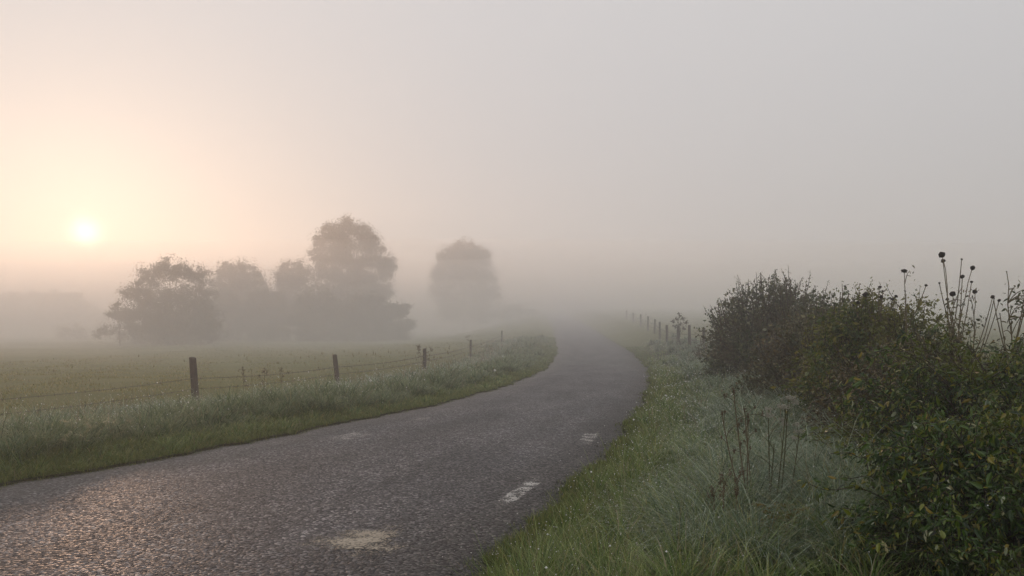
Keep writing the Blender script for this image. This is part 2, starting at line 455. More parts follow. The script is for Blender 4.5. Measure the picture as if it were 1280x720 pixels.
def tufts(mb, cx, cy, nb, rad, hlo, hhi, m, bend=(.5, 1.7), flow=None, straw=None, dew=None, dewm=None, w0=.005):
    N = len(cx)
    sc = np.clip(np.exp(rng.normal(-.15, .42, N)), .38, 1.6)
    i = np.repeat(np.arange(N), nb); n = len(i)
    az = rng.uniform(0, 2 * PI, n)
    rr = np.abs(rng.normal(0, 1, n)) * rad * sc[i]
    x = cx[i] + np.cos(az) * rr; y = cy[i] + np.sin(az) * rr
    az = az + rng.normal(0, .5, n)
    if flow is not None:
        vx = np.cos(az) + flow[0]; vy = np.sin(az) + flow[1]; az = np.arctan2(vy, vx)
    b = np.stack([x, y, terrain(x, y) - .02], 1)
    h = rng.uniform(hlo, hhi, n) * sc[i]
    mm = np.full(n, m)
    tips = []
    lo = rng.random(n) < (straw[1] if straw else 0)
    for sel, mi in ((~lo, m), (lo, straw[0] if straw else m)):
        if sel.sum():
            tp = blades(mb, b[sel], h[sel], rng.uniform(.02, .45, sel.sum()), rng.uniform(*bend, sel.sum()), az[sel], wpx(y[sel], w0) * rng.uniform(.6, 1.3, sel.sum()), mi, 4)
            tips.append(tp)
    if dew:
        tp = np.concatenate(tips)
        tp = tp[rng.random(len(tp)) < dew]
        dots(mb, tp, np.clip(.00055 * tp[:, 1], .0016, .012) * np.exp(rng.normal(-.25, .45, len(tp))), dewm)

GM = [M['g_fresh'], M['g_short'], M['g_dewy'], M['g_dark'], M['g_straw'], M['dew'], M['g_field']]
def right_verge():
    mb = MB()
    x, y, d = grass_pts(60000, 1, -.16, .9, 3.4, 60, 1.5)
    undergrowth(mb, x, y, rng.uniform(.05, .13, len(x)) * (1 + .5 * d), 1, w0=.006)
    x, y, d = grass_pts(30000, 1, .25, 5.5, 3.4, 60, 1.5)
    undergrowth(mb, x, y, rng.uniform(.08, .20, len(x)), 0, w0=.006)
    # fresh green tufts close to the camera and along the road
    x, y, d = grass_pts(900, 1, .30, 1.9, 3.6, 45, 1.5)
    tufts(mb, x, y, 40, .05, .13, .34, 0, (.4, 1.4), straw=(4, .08), dew=.16, dewm=5, w0=.007)
    # dewy blue green tussocks on the bank
    x, y, d = grass_pts(900, 1, 1.3, 5.2, 4.4, 60, 1.4)
    tufts(mb, x, y, 90, .085, .28, .66, 2, (1.0, 2.5), flow=(-.35, -.35), straw=(4, .05), dew=.10, dewm=5, w0=.006)
    x, y, d = grass_pts(420, 1, .9, 5.2, 4.4, 40, 1.4)
    tufts(mb, x, y, 70, .07, .18, .46, 0, (.9, 2.4), flow=(-.2, -.3), straw=(4, .06), dew=.10, dewm=5, w0=.006)
    x, y, d = grass_pts(260, 1, 2.0, 5.0, 4.4, 25, 1.4)
    tufts(mb, x, y, 70, .05, .40, .72, 2, (1.3, 2.5), flow=(-.3, -.5), straw=(4, .10), dew=.08, dewm=5, w0=.006)
    x, y, d = grass_pts(170, 1, .9, 3.0, 3.9, 7.5, 1.2)
    tufts(mb, x, y, 60, .045, .18, .38, 0, (.6, 2.2), straw=(4, .12), dew=.10, dewm=5, w0=.009)
    o = mb.build('verge_grass', GM, tip=True)
    tag(o, 'dewy green grass bank between the road and the hedge', 'grass', kind='stuff')
right_verge()

def left_verge():
    mb = MB()
    x, y, d = grass_pts(110000, -1, -.14, 1.7, 7, 75, 1.5)
    undergrowth(mb, x, y, rng.uniform(.05, .13, len(x)) * (1 + .4 * d), 1, th1=(.4, 1.4), w0=.008)
    x, y, d = grass_pts(36000, -1, 1.3, 5.6, 7, 75, 1.5)
    undergrowth(mb, x, y, rng.uniform(.10, .26, len(x)), 3, w0=.008)
    x, y, d = grass_pts(500, -1, .25, 1.4, 7, 75, 1.4)
    tufts(mb, x, y, 50, .10, .08, .22, 0, (.6, 1.8), straw=(4, .04), w0=.009)
    x, y, d = grass_pts(680, -1, .95, 3.0, 7, 75, 1.3)
    tufts(mb, x, y, 90, .15, .18, .46, 3, (.7, 2.0), straw=(4, .02), w0=.008)
    x, y, d = grass_pts(160, -1, 1.6, 3.3, 7, 75, 1.2)
    tufts(mb, x, y, 110, .17, .34, .62, 3, (.8, 2.1), straw=(4, .03), dew=.05, dewm=5, w0=.008)
    x, y, d = grass_pts(520, -1, 2.3, 4.6, 7, 75, 1.3)
    tufts(mb, x, y, 80, .15, .18, .42, 2, (.7, 2.1), straw=(4, .08), dew=.13, dewm=5, w0=.008)
    x, y, d = grass_pts(420, -1, 3.4, 5.8, 7, 75, 1.3)
    tufts(mb, x, y, 30, .14, .18, .40, 4, (.3, 1.2), straw=(2, .5), dew=.22, dewm=5, w0=.007)
    x, y, d = grass_pts(46, -1, 1.2, 3.2, 7.5, 60, 1.2)
    tufts(mb, x, y, 170, .22, .42, .74, 3, (.9, 2.4), straw=(4, .03), dew=.05, dewm=5, w0=.008)
    # thin flowering stems standing above the rest
    x, y, d = grass_pts(230, -1, 1.6, 5.4, 8, 60)
    n = len(x)
    b = np.stack([x, y, terrain(x, y)], 1)
    tp = blades(mb, b, rng.uniform(.6, 1.0, n), rng.uniform(.0, .2, n), rng.uniform(.0, .5, n), rng.uniform(0, 6.28, n), wpx(y, .004, .0006), 4, 4)
    dots(mb, tp, np.clip(.0006 * tp[:, 1], .006, .018), 4, 4.0)
    o = mb.build('verge_grass', GM, tip=True)
    tag(o, 'tall tufted grass verge between the road and the wire fence', 'grass', kind='stuff')
left_verge()

def field():
    mb = MB()
    x, y, d = grass_pts(80000, -1, 4.8, 34, 9, 80, 1.6)
    undergrowth(mb, x, y, rng.uniform(.04, .13, len(x)) * (.7 + .6 * field_noise(x, y)), 6)
    x, y, d = grass_pts(5000, -1, 4.8, 34, 9, 80, 1.6)
    undergrowth(mb, x, y, rng.uniform(.06, .14, len(x)), 4)
    x, y, d = grass_pts(14000, 1, 5.0, 40, 22, 90, 1.4)
    undergrowth(mb, x, y, rng.uniform(.08, .25, len(x)), 6)
    o = mb.build('field_grass', GM, tip=True)
    tag(o, 'short pale pasture grass of the foggy fields', 'grass', kind='stuff')
field()

def grit():
    mb = MB()
    n = 5200
    y = 3.6 + 34 * rng.random(n) ** 1.8
    side = rng.random(n) < .72
    e = np.abs(rng.normal(0, .16, n)) - .06
    x = np.where(side, R_(y) - e, L_(y) + e * .7)
    z = np.where((x > L_(y)) & (x < R_(y)), road_surface(x, y), terrain(x, y))
    r = np.clip(np.exp(rng.normal(-5.1, .45, n)), .003, .02)
    P = np.stack([x, y, z + r * .35], 1)
    V = OCT[None] * r[:, None, None] * rng.uniform(.6, 1.4, (n, 6, 1)) * np.array([1, 1, .7])
    a = rng.uniform(0, 6.28, n); c, s_ = np.cos(a)[:, None], np.sin(a)[:, None]
    V = np.stack([V[..., 0] * c - V[..., 1] * s_, V[..., 0] * s_ + V[..., 1] * c, V[..., 2]], -1) + P[:, None]
    F = (OCTF[None] + (np.arange(n) * 6)[:, None, None]).reshape(-1, 3)
    mb.add(V, F, 0, smooth=False)
    o = mb.build('gravel', M['grit']); tag(o, 'loose dark gravel along the crumbling road edges', 'gravel', kind='stuff')
grit()

# ------------------------------------------------------------------ fences
def post_mesh(mb, x, y, z, h, r, lean, seed):
    rg = np.random.default_rng(seed)
    k = 7; sides = 10
    t = np.linspace(0, 1, k)
    P = np.stack([lean[0] * h * t, lean[1] * h * t, -.25 + (h + .25) * t], 1)
    ang = np.arange(sides) * 2 * PI / sides
    rad = r * (1.06 - .10 * t)[:, None] * (1 + .05 * rg.normal(0, 1, sides)[None] + .03 * rg.normal(0, 1, (k, sides)))
    V = P[:, None] + np.stack([np.cos(ang)[None] * rad, np.sin(ang)[None] * rad, 0 * rad], -1)
    V[-1, :, 2] += .5 * r * .35 * np.cos(ang + seed)
    rim = V[-1] * .72 + P[-1] * .28; rim[:, 2] += .012
    top = rim.mean(0)
    V = np.concatenate([V.reshape(-1, 3), rim, top[None]])
    idx = np.arange((k + 1) * sides).reshape(k + 1, sides)
    a = idx[:-1]; b = np.roll(a, -1, 1); c = idx[1:]; d = np.roll(c, -1, 1)
    F = np.stack([a, b, d, c], -1).reshape(-1, 4)
    mb.add(V, F)
    last = idx[-1]
    mb.add(np.zeros((0, 3)), np.zeros((0, 3), np.int32))
    cap = np.stack([last, np.roll(last, -1), np.full(sides, (k + 1) * sides)], 1)
    mb.f.append((cap.astype(np.int32), 0, True))
    return P

def fence(label, posts, heights, sag, seed, barbs=True, rad=.085):
    x0, y0 = posts[0][:2]
    root = empty('wire_fence', (x0, y0, float(terrain(x0, y0))), label, 'fence')
    org = np.array(root.location)
    tops = []
    for i, (x, y, h, lx, ly) in enumerate(posts):
        z = float(terrain(x, y))
        mb = MB(); post_mesh(mb, x, y, z, h, rad * (1 if i < 4 else .95), (lx, ly), seed + i)
        o = mb.build('fence_post', M['post'], root)
        o.location = (x - org[0], y - org[1], z - org[2])
        tops.append(np.array([x, y, z, lx, ly]))
    for hz in heights:
        mb = MB()
        pl = []
        for a, b in zip(tops[:-1], tops[1:]):
            n = 14
            t = np.linspace(0, 1, n + 1)[:-1]
            pa = np.array([a[0] + a[3] * hz - .0, a[1] + a[4] * hz - rad, a[2] + hz]); pb = np.array([b[0] + b[3] * hz, b[1] + b[4] * hz - rad, b[2] + hz])
            p = pa + (pb - pa) * t[:, None]
            p[:, 2] -= sag * 4 * t * (1 - t)
            pl.append(p)
        pl.append(pb[None])
        P = np.concatenate(pl)
        tubes(mb, P[None] - org, np.maximum(.0035, .00035 * P[:, 1])[None], 5)
        w = mb.build('wire', M['wire'], root)
        if barbs:
            mb = MB()
            seg = np.linspace(0, len(P) - 1.01, int(np.sum(np.linalg.norm(np.diff(P, axis=0), axis=1)) / .55))
            i = seg.astype(int); q = P[i] + (P[i + 1] - P[i]) * (seg - i)[:, None]
            q = q[q[:, 1] < 40]
            for sgn in (1, -1):
                dv = np.stack([rng.normal(0, .5, len(q)), np.full(len(q), sgn * .4), np.full(len(q), 1.)], 1)
                dv = norm(dv) * .028
                tubes(mb, np.stack([q - dv, q, q + dv], 1) - org, np.repeat(np.array([[.001, .004, .001]]), len(q), 0) * np.maximum(1, q[:, 1:2] / 12), 4)
            b = mb.build('barb', M['wire'], w); tag(b, kind='stuff')
    return root

left_posts = [(-8.7, 9.6, 1.12, .02, 0), (-7.28, 17.2, 1.17, -.10, .02), (-6.05, 26, 1.12, -.13, 0), (-4.12, 35, 1.05, .01, 0), (-2.85, 51, 1.15, .02, 0), (-.95, 68, 1.1, .03, 0)]
fence('barbed wire fence on weathered leaning posts along the left verge', left_posts, (.70, .46), .07, 3)
rp = []
for px, D in ((897, 41), (880, 46), (862, 49), (847, 52), (834, 57), (825, 62), (818, 68), (810, 75), (801, 84), (792, 96), (783, 110)):
    rp.append(((px - 640) / FPX * D, D, 1.28 + .15 * rng.random(), rng.normal(0, .03), 0))
fence('row of closely spaced dark fence posts climbing beyond the right hedge', rp, (.85, .5), .02, 40, False, .10)

# ------------------------------------------------------------------ misty trees
def tree(name, label, D, trunk_px, lobes, leaf=.2, dens=1.0, group=None, trunk_r=.3, cat='tree', gaps=.75, depth=.55, fat=1.0):
    if D > 60: D, leaf = D * 1.1, leaf * 1.1
    X = lambda px: (px - 640) / FPX * D
    Z = lambda py: CAM_H + (HORIZON - py) / FPX * D
    x0 = X(trunk_px); z0 = float(terrain(x0, D))
    root = empty(name, (x0, D, z0), label, cat, group)
    org = np.array([x0, D, z0])
    lb = np.array([[X(a), 0, Z(b), fat * c / FPX * D] for a, b, c in lobes])
    spread = (lb[:, 0].max() - lb[:, 0].min()) * .5 + lb[:, 3].mean()
    lb[:, 1] = D + rng.uniform(-1, 1, len(lb)) * depth * spread
    q = lb[:, 1] / D
    lb[:, 0] *= q; lb[:, 2] = CAM_H + (lb[:, 2] - CAM_H) * q
    tb = MB()
    ztop = lb[:, 2].max(); fork = z0 + (ztop - z0) * .33
    tubes(tb, np.array([[[x0, D, z0 - .3], [x0 + .05, D, z0 + .2 * (fork - z0)], [x0 - .1, D, fork], [x0 + .1, D + .1, fork + .45 * (ztop - fork)]]]) - org, np.array([[trunk_r * 1.4, trunk_r, trunk_r * .75, trunk_r * .3]]), 8)
    n = len(lb)
    p0 = np.stack([np.full(n, x0), np.full(n, D), fork + rng.uniform(-.15, .3, n) * (fork - z0)], 1)
    p2 = lb[:, :3].copy(); low = p2[:, 2] < fork + .3
    p0[low, 2] = z0 + .1
    p1 = p0 * .55 + p2 * .45; p1[:, 2] = p0[:, 2] * .45 + p2[:, 2] * .55 + .0 * p1[:, 2]
    p1[:, :2] = p0[:, :2] * .75 + p2[:, :2] * .25
    limb = bez(p0, p1, p2, 7) + rng.normal(0, .06, (n, 7, 3))
    tubes(tb, limb - org, trunk_r * .26 * np.linspace(1, .25, 7)[None].repeat(n, 0), 6)
    cb = MB()
    K = 22
    for j in range(n):
        c = lb[j, :3]; r = lb[j, 3]
        nc = max(5, int(K * gaps))
        dirs = norm(rng.normal(0, 1, (nc, 3)))
        cc = c + dirs * (r * rng.uniform(.25, .95, nc) ** .7)[:, None] * np.array([1, 1, .9])
        # fine branches from lobe centre to each leaf clump
        mid = (c + cc) / 2 + np.array([0, 0, .12 * r])
        tubes(tb, bez(np.repeat(c[None], nc, 0) - np.array([0, 0, .4 * r]), mid, cc, 5) - org, np.repeat(np.linspace(.045, .012, 5)[None], nc, 0) * max(.6, trunk_r / .3), 4)
        m = int(135 * dens * max(.5, (r / (1.8)) ** 2))
        m = min(m, 300)
        i = np.repeat(np.arange(nc), m)
        pr = rng.uniform(.20, .42, nc)[i] * r
        P = cc[i] + rng.normal(0, .6, (len(i), 3)) * pr[:, None] * np.array([1, 1, .75])
        ns = len(i) // 7                                     # loose sprays that roughen the outline
        P[:ns] = c + norm(rng.normal(0, 1, (ns, 3))) * (r * rng.uniform(.7, 1.35, (ns, 1)))
        leaves(cb, P - org, rng.normal(0, 1, (len(i), 3)), rng.uniform(.7, 1.3, len(i)) * leaf, rng.uniform(.6, 1.1, len(i)) * leaf * .8)
    zmin = z0 + .05
    V = np.concatenate(cb.v)
    tb.build('trunk', M['bark'], root)
    cb.build('crown', M['treeleaf'], root)
    return root

GT = 'trees standing in the fog beyond the field'
tree('field_tree', 'nearest misty tree with open fan shaped crown below the sun', 80, 212,
     [(187, 347, 16), (213, 336, 14), (226, 340, 12), (246, 344, 14), (172, 368, 15), (196, 370, 18), (222, 372, 16), (250, 370, 17), (160, 395, 15), (182, 398, 20), (210, 398, 21), (238, 396, 20), (258, 395, 16), (172, 418, 17), (200, 418, 20), (232, 418, 20), (258, 417, 17)],
     .17, .9, GT, .28, gaps=1.15, fat=1.15)
tree('field_shrub', 'small spindly shrub at the left foot of the nearest misty tree', 78, 150, [(148, 384, 9), (140, 392, 8), (154, 396, 10), (134, 412, 11), (126, 416, 9), (150, 414, 13), (164, 416, 13)], .14, .6, None, .10, 'shrub', gaps=.6)
tree('field_bush', 'low faint bush alone in the field left of the trees', 105, 88, [(80, 417, 10), (92, 415, 11), (104, 419, 9)], .2, .6, None, .1, 'bush')
tree('field_tree', 'round topped misty tree second from the left in the clump', 104, 298,
     [(285, 340, 15), (305, 340, 16), (274, 354, 12), (298, 356, 20), (320, 352, 14), (280, 378, 20), (305, 378, 22), (326, 372, 18), (290, 402, 22), (315, 400, 22)], .2, .9, GT, .3, gaps=1.0)
tree('field_tree', 'smaller misty tree squeezed against the left side of the tall oak', 108, 362,
     [(358, 336, 11), (375, 334, 11), (348, 346, 11), (366, 350, 15), (384, 346, 14), (352, 368, 16), (374, 370, 18), (394, 366, 16), (352, 392, 18), (378, 392, 20)], .2, .9, GT, .28, gaps=.9)
tree('field_tree', 'tallest misty oak with broad rounded crown in the clump', 116, 440,
     [(418, 290, 14), (436, 286, 14), (452, 292, 14), (402, 300, 13), (430, 304, 20), (464, 306, 15), (400, 320, 14), (420, 322, 18), (446, 322, 20), (474, 322, 15), (484, 330, 12), (410, 340, 16), (434, 342, 20), (460, 342, 19), (480, 340, 13), (420, 362, 20), (450, 362, 22), (474, 362, 18), (430, 385, 22), (460, 385, 22)], .22, .9, GT, .45, gaps=.95, depth=.5)
for (px, top, w, lab) in ((275, 372, 24, 'misty hedgerow bush right behind the nearest misty tree'), (335, 368, 26, 'misty hedgerow bush between the round tree and the oak'),
                          (400, 370, 28, 'misty hedgerow bush under the left half of the tall oak'), (455, 372, 28, 'misty hedgerow bush under the right half of the tall oak'),
                          (495, 378, 17, 'rightmost bush of the misty hedgerow sloping down beside the oak')):
    tree('hedgerow_bush', lab, 98 + rng.uniform(-2, 2), px, [(px - w * .6, top + 10, w * .55), (px + w * .5, top + 8, w * .55), (px, top + 12, w * .7), (px - w * .7, top + 30, w * .7), (px + w * .7, top + 30, w * .7), (px, top + 34, w * .8), (px - w * .5, top + 48, w * .6), (px + w * .5, top + 48, w * .6)], .2, .9, 'bushes of the misty hedgerow', .2, 'bush', gaps=1.1)
tree('field_tree', 'faint solitary tree fading into fog left of the road', 150, 580,
     [(579, 315, 15), (563, 323, 15), (597, 323, 15), (553, 344, 15), (606, 344, 15), (580, 342, 26), (551, 366, 15), (610, 366, 15), (580, 370, 26), (562, 388, 16), (600, 388, 16)], .28, .9, GT, .4, gaps=1.2)
tree('field_bush', 'very faint low bush in fog between the solitary tree and road', 150, 640, [(628, 392, 14), (648, 394, 14), (664, 396, 11)], .28, .7, None, .15, 'bush')

def treeline():
    mb = MB(); tb = MB()
    for i in range(46):
        px = -330 + i * 10.4 + rng.uniform(-3, 3)
        D = rng.uniform(160, 172)
        x = (px - 640) / FPX * D; z = float(terrain(x, D))
        top = CAM_H + (HORIZON - (366 if px < 95 else 366 + (px - 95) * 1.0) + rng.normal(0, 1.6)) / FPX * D
        hgt = max(2.0, top - z)
        n = 900
        P = np.array([x, D, z + hgt * .52]) + norm(rng.normal(0, 1, (n, 3))) * rng.uniform(.2, 1, (n, 1)) ** .5 * np.array([2.4, 2.4, hgt * .5])
        leaves(mb, P, rng.normal(0, 1, (n, 3)), rng.uniform(.5, .8, n), rng.uniform(.4, .6, n))
    o = mb.build('treeline', M['treeleaf']); tag(o, 'barely visible far wood on the left horizon', 'wood', kind='stuff')
treeline()

# ------------------------------------------------------------------ hedge bushes
def bush(name, label, cx, cy, rx, ry, h, n, lpl, leaf, aspect, m, shape=LEAF_SIMPLE, spikes=30, spike_h=.5, cat='bush', group=None, jit=.07, droop=0.0, extra=None, base_spread=.4, twig_r=.006, lobes=.18, tilt=0.0):
    z0 = float(terrain(cx, cy))
    root = empty(name, (cx, cy, z0), label, cat, group)
    st = MB(); lf = MB()
    ph = rng.uniform(0, 6.28, 6)
    th = rng.uniform(0, 2 * PI, n); cz = rng.uniform(-.05, 1, n)
    rr = rng.uniform(.35, 1, n) ** .45
    s = np.sqrt(np.maximum(0, 1 - cz ** 2))
    lob = 1 + lobes * (np.sin(3 * th + ph[0] + 2 * cz) * .6 + np.sin(5 * th + ph[1] - 3 * cz) * .4 + .5 * np.sin(8 * th + 9 * cz + ph[2]))
    tx = rx * s * np.cos(th) * rr * lob; ty = ry * s * np.sin(th) * rr * lob
    tz = h * np.maximum(cz, 0.02) * rr * (1 + (lob - 1) * .7) * (1 - tilt * tx / rx)
    p2 = np.stack([tx, ty, np.maximum(tz, .08)], 1)
    ba = rng.uniform(0, 2 * PI, n); br = np.sqrt(rng.random(n)) * base_spread
    p0 = np.stack([np.cos(ba) * br * rx + tx * .25, np.sin(ba) * br * ry + ty * .25, np.full(n, 0.)], 1)
    p0[:, 2] = terrain(cx + p0[:, 0], cy + p0[:, 1]) - z0 - .05
    p2[:, 2] = np.maximum(p2[:, 2], terrain(cx + p2[:, 0], cy + p2[:, 1]) - z0 + .06)
    p1 = p0 * .35 + p2 * .65; p1[:, 2] = p2[:, 2] * (.85 + droop) + .1 * droop
    k = 8
    S = bez(p0, p1, p2, k) + rng.normal(0, .02, (n, k, 3))
    L_sh = np.linalg.norm(p2 - p0, axis=1)
    tubes(st, S, np.linspace(1.6, .5, k)[None] * twig_r * np.ones((n, 1)), 4)
    # leaves in the outer part of each shoot
    i = np.repeat(np.arange(n), lpl); N = len(i)
    t = 1 - rng.random(N) ** 1.0 * .55
    def at(S, i, t):
        f = t * (k - 1); a = np.minimum(f.astype(int), k - 2); g = (f - a)[:, None]
        return S[i, a] * (1 - g) + S[i, a + 1] * g, S[i, a + 1] - S[i, a]
    P, T = at(S, i, t)
    P = P + rng.normal(0, jit, (N, 3)) * np.array([1, 1, .8])
    dirn = norm(T) * .7 + rng.normal(0, .7, (N, 3)) + np.array([0, 0, -.15 - droop])
    L = leaf * np.clip(np.exp(rng.normal(-.08, .38, N)), .4, 1.9)
    gz = terrain(cx + P[:, 0], cy + P[:, 1]) - z0
    P[:, 2] = np.maximum(P[:, 2], gz + .03)
    leaves(lf, P, dirn, L, L * aspect, shape)
    # upright shoots that break the outline
    if spikes:
        sth = rng.uniform(0, 2 * PI, spikes); sc = rng.uniform(.45, 1, spikes); ss = np.sqrt(1 - sc ** 2)
        b = np.stack([rx * .9 * ss * np.cos(sth), ry * .9 * ss * np.sin(sth), h * .9 * sc * (1 - tilt * ss * np.cos(sth))], 1)
        e = b + np.stack([rng.normal(0, .14, spikes) + .25 * b[:, 0] / rx * spike_h, rng.normal(0, .12, spikes), spike_h * rng.uniform(.5, 1.25, spikes)], 1)
        SS = bez(b, (b + e) / 2 + rng.normal(0, .04, (spikes, 3)), e, k)
        tubes(st, SS, np.linspace(1.2, .4, k)[None] * twig_r * np.ones((spikes, 1)), 4)
        nl = 26
        i2 = np.repeat(np.arange(spikes), nl); t2 = rng.random(len(i2))
        P, T = at(SS, i2, t2)
        P = P + rng.normal(0, .025, P.shape)
        L = leaf * rng.uniform(.6, 1.1, len(i2)) * (1.15 - .5 * t2)
        leaves(lf, P, norm(T) * .6 + rng.normal(0, .7, P.shape), L, L * aspect, shape)
    st.build('stem', M['twig'], root)
    lf.build('foliage', m, root)
    return root

GB = 'bushes of the roadside hedge'
bush('hedge_bush', 'large dark domed hawthorn bush with upright shoots at far end of hedge', 7.95, 22.5, 2.05, 2.5, 2.75, 560, 74, .085, .62, M['hawthorn'], spikes=110, spike_h=.75, group=GB, jit=.12, twig_r=.012)
bush('hedge_bush', 'dark sloping hedge bush just right of the domed hawthorn', 8.5, 19.0, 1.95, 2.2, 2.15, 420, 70, .08, .62, M['hawthorn'], spikes=50, spike_h=.4, group=GB, jit=.12, twig_r=.010, tilt=.12)
bush('hedge_bush', 'russet leaved hedge bush below the hawthorn facing the grass bank', 6.2, 15.0, 1.55, 1.8, 1.95, 480, 62, .058, .6, M['russet'], spikes=26, spike_h=.35, group=GB, jit=.09, twig_r=.007)
bush('hedge_bush', 'yellow green arching bush in the middle of the hedge', 5.6, 11.4, 1.45, 1.4, 2.0, 520, 58, .062, .5, M['yellowgreen'], spikes=34, spike_h=.45, group=GB, jit=.08, twig_r=.006, droop=.25)
bush('hedge_bush', 'low brownish green bush at the hedge foot behind the bramble', 4.85, 9.0, 1.25, 1.15, 1.3, 460, 54, .05, .5, M['russet'], spikes=26, spike_h=.3, group=GB, jit=.07, twig_r=.005, droop=.25)
bush('hedge_bush', 'grey green weedy bush behind the bramble under the seed heads', 7.2, 9.8, 1.8, 1.3, 1.2, 480, 54, .06, .55, M['greyleaf'], spikes=44, spike_h=.35, group=GB, jit=.08, twig_r=.006, droop=.15)
bush('bramble', 'dense green bramble with yellowing leaves filling the lower right corner', 4.4, 6.4, 1.6, 1.4, 1.16, 1000, 42, .048, .38, M['bramble'], LEAF_OVATE, spikes=70, spike_h=.3, group=None, jit=.028, droop=.45, twig_r=.004, cat='bramble', lobes=.3)
bush('bramble', 'low shaded bramble nearest the camera at right edge', 2.80, 4.35, .85, .9, .72, 640, 38, .042, .38, M['bramble'], LEAF_OVATE, spikes=24, spike_h=.2, group=None, jit=.025, droop=.45, twig_r=.0035, cat='bramble', lobes=.3)

# ------------------------------------------------------------------ tall dead stems
def head_mesh(mb, c, r, flat=.95):
    """a ragged dried composite head: rounded disc with short bracts round it"""
    k, sd = 5, 9
    ph = np.linspace(-1.2, 1.45, k); an = np.arange(sd) * 2 * PI / sd
    R = r * np.cos(ph)[:, None] * (1 + .22 * rng.normal(0, 1, (k, sd)))
    V = np.stack([R * np.cos(an), R * np.sin(an), r * flat * np.sin(ph)[:, None] * np.ones((k, sd))], -1) + c
    idx = np.arange(k * sd).reshape(k, sd)
    a = idx[:-1]; b = np.roll(a, -1, 1); cc = idx[1:]; d = np.roll(cc, -1, 1)
    mb.add(V, np.stack([a, b, d, cc], -1).reshape(-1, 4))
    n = 16
    az = rng.uniform(0, 6.28, n)
    T = np.stack([np.cos(az), np.sin(az), rng.uniform(-.7, .5, n)], 1)
    leaves(mb, c + T * r * .6, T, np.full(n, r * .5), np.full(n, r * .3))

def seed_plant(label, px, D, top_py, heads, curl=6, group=None, lean=0.0, r=.032, leafm='russet', name='seed_head_plant'):
    """heads: (px, py, radius factor) in the photo, at distance D; the first stands on the main stem"""
    X = lambda a: (a - 640) / FPX * D
    Z = lambda b: CAM_H + (HORIZON - b) / FPX * D
    x0 = X(px); z0 = float(terrain(x0, D))
    root = empty(name, (x0, D, z0), label, 'dried plant', group)
    org = np.array([x0, D, z0])
    sb = MB()
    H = np.array([[X(a), D + rng.uniform(-.15, .15), Z(b)] for a, b, c in heads])
    top = H[0]; base = np.array([x0, D, z0])
    main = bez(base[None], ((base + top) / 2 + np.array([rng.normal(0, .09), 0, .1]))[None], top[None], 12)
    main[0, 1:-1] += rng.normal(0, .010, (10, 3))
    tubes(sb, main - org, (np.linspace(.010, .004, 12) * max(1, D / 9))[None], 5)
    for j in range(1, len(H)):
        f = np.clip(((H[j, 2] - z0) / (top[2] - z0)) * rng.uniform(.55, .75), .3, .85)
        p = main[0, int(f * 11)]
        c = p * .4 + H[j] * .6; c[2] = p[2] * .55 + H[j, 2] * .45
        tubes(sb, bez(p[None], c[None], H[j][None], 8) - org, (np.linspace(.008, .005, 8) * max(1, D / 9))[None], 4)
    # thin broken side twigs
    m = curl
    f = rng.uniform(.35, .95, m)
    p = main[0, (f * 11).astype(int)]
    e = p + np.stack([rng.normal(0, .085, m), rng.normal(0, .08, m), rng.uniform(.0, .24, m)], 1)
    tubes(sb, bez(p, (p + e) / 2 + np.array([0, 0, .06]), e, 6) - org, np.repeat(np.linspace(.006, .0035, 6)[None], m, 0) * max(1, D / 10), 4)
    sb.build('stem', M['stalk'], root)
    lb = MB()
    nl = 9 * m
    i = rng.integers(0, m, nl)
    P = e[i] + rng.normal(0, .05, (nl, 3)) - org
    leaves(lb, P, rng.normal(0, .6, (nl, 3)) + np.array([0, 0, -.5]), rng.uniform(.03, .07, nl), rng.uniform(.01, .03, nl), LEAF_OVATE)
    f2 = rng.uniform(.2, .62, 26)
    P = main[0, (f2 * 11).astype(int)] + rng.normal(0, .05, (26, 3)) - org
    leaves(lb, P, rng.normal(0, 1, (26, 3)), rng.uniform(.06, .12, 26), rng.uniform(.02, .05, 26), LEAF_OVATE)
    lb.build('withered_leaf', M[leafm], root)['kind'] = 'stuff'
    for (a, b, c), h in zip(heads, H):
        mb = MB(); head_mesh(mb, np.zeros(3), r * c * D / 9 * rng.uniform(.85, 1.1), rng.uniform(.6, 1.1))
        o = mb.build('seed_head', M['seed'], root)
        o.location = h - org
        o.rotation_euler = (rng.normal(0, .4), rng.normal(0, .4), 0)
    return root

GS = 'tall dried stems with round seed heads above the hedge'
seed_plant('tall dead stem with one large round head and two tiny buds on side twigs', 1146, 9.2, 338, [(1134, 338, 1.0), (1155, 357, .5), (1130, 364, .4)], 7, GS)
seed_plant('tallest dead stem with two dark heads at its tip and withered lower leaves', 1198, 9.0, 318, [(1179, 318, 1.05), (1185, 325, .7), (1173, 354, .4)], 10, GS)
seed_plant('dead stem right of the tallest carrying two round heads on forked twigs', 1199, 9.3, 335, [(1209, 336, .85), (1201, 346, .75), (1208, 353, .6)], 10, GS)
seed_plant('bushy dead stem with crowded dark heads and limp leaves', 1183, 9.6, 366, [(1185, 368, 1.0), (1186, 374, .7), (1196, 325, .4)], 10, GS)
seed_plant('dead stem with dark cup shaped head and three smaller heads drooping right', 1222, 9.0, 363, [(1223, 364, 1.0), (1231, 372, .65), (1241, 376, .75), (1234, 374, .3)], 9, GS)
seed_plant('short forked dead stems with many small heads at hedge top', 1105, 11.0, 358, [(1105, 358, .7), (1086, 368, .9), (1099, 371, .8), (1115, 374, .7), (1123, 370, .6), (1075, 378, .8), (1063, 382, .6), (1092, 377, .6), (1102, 364, .45)], 16, GS)
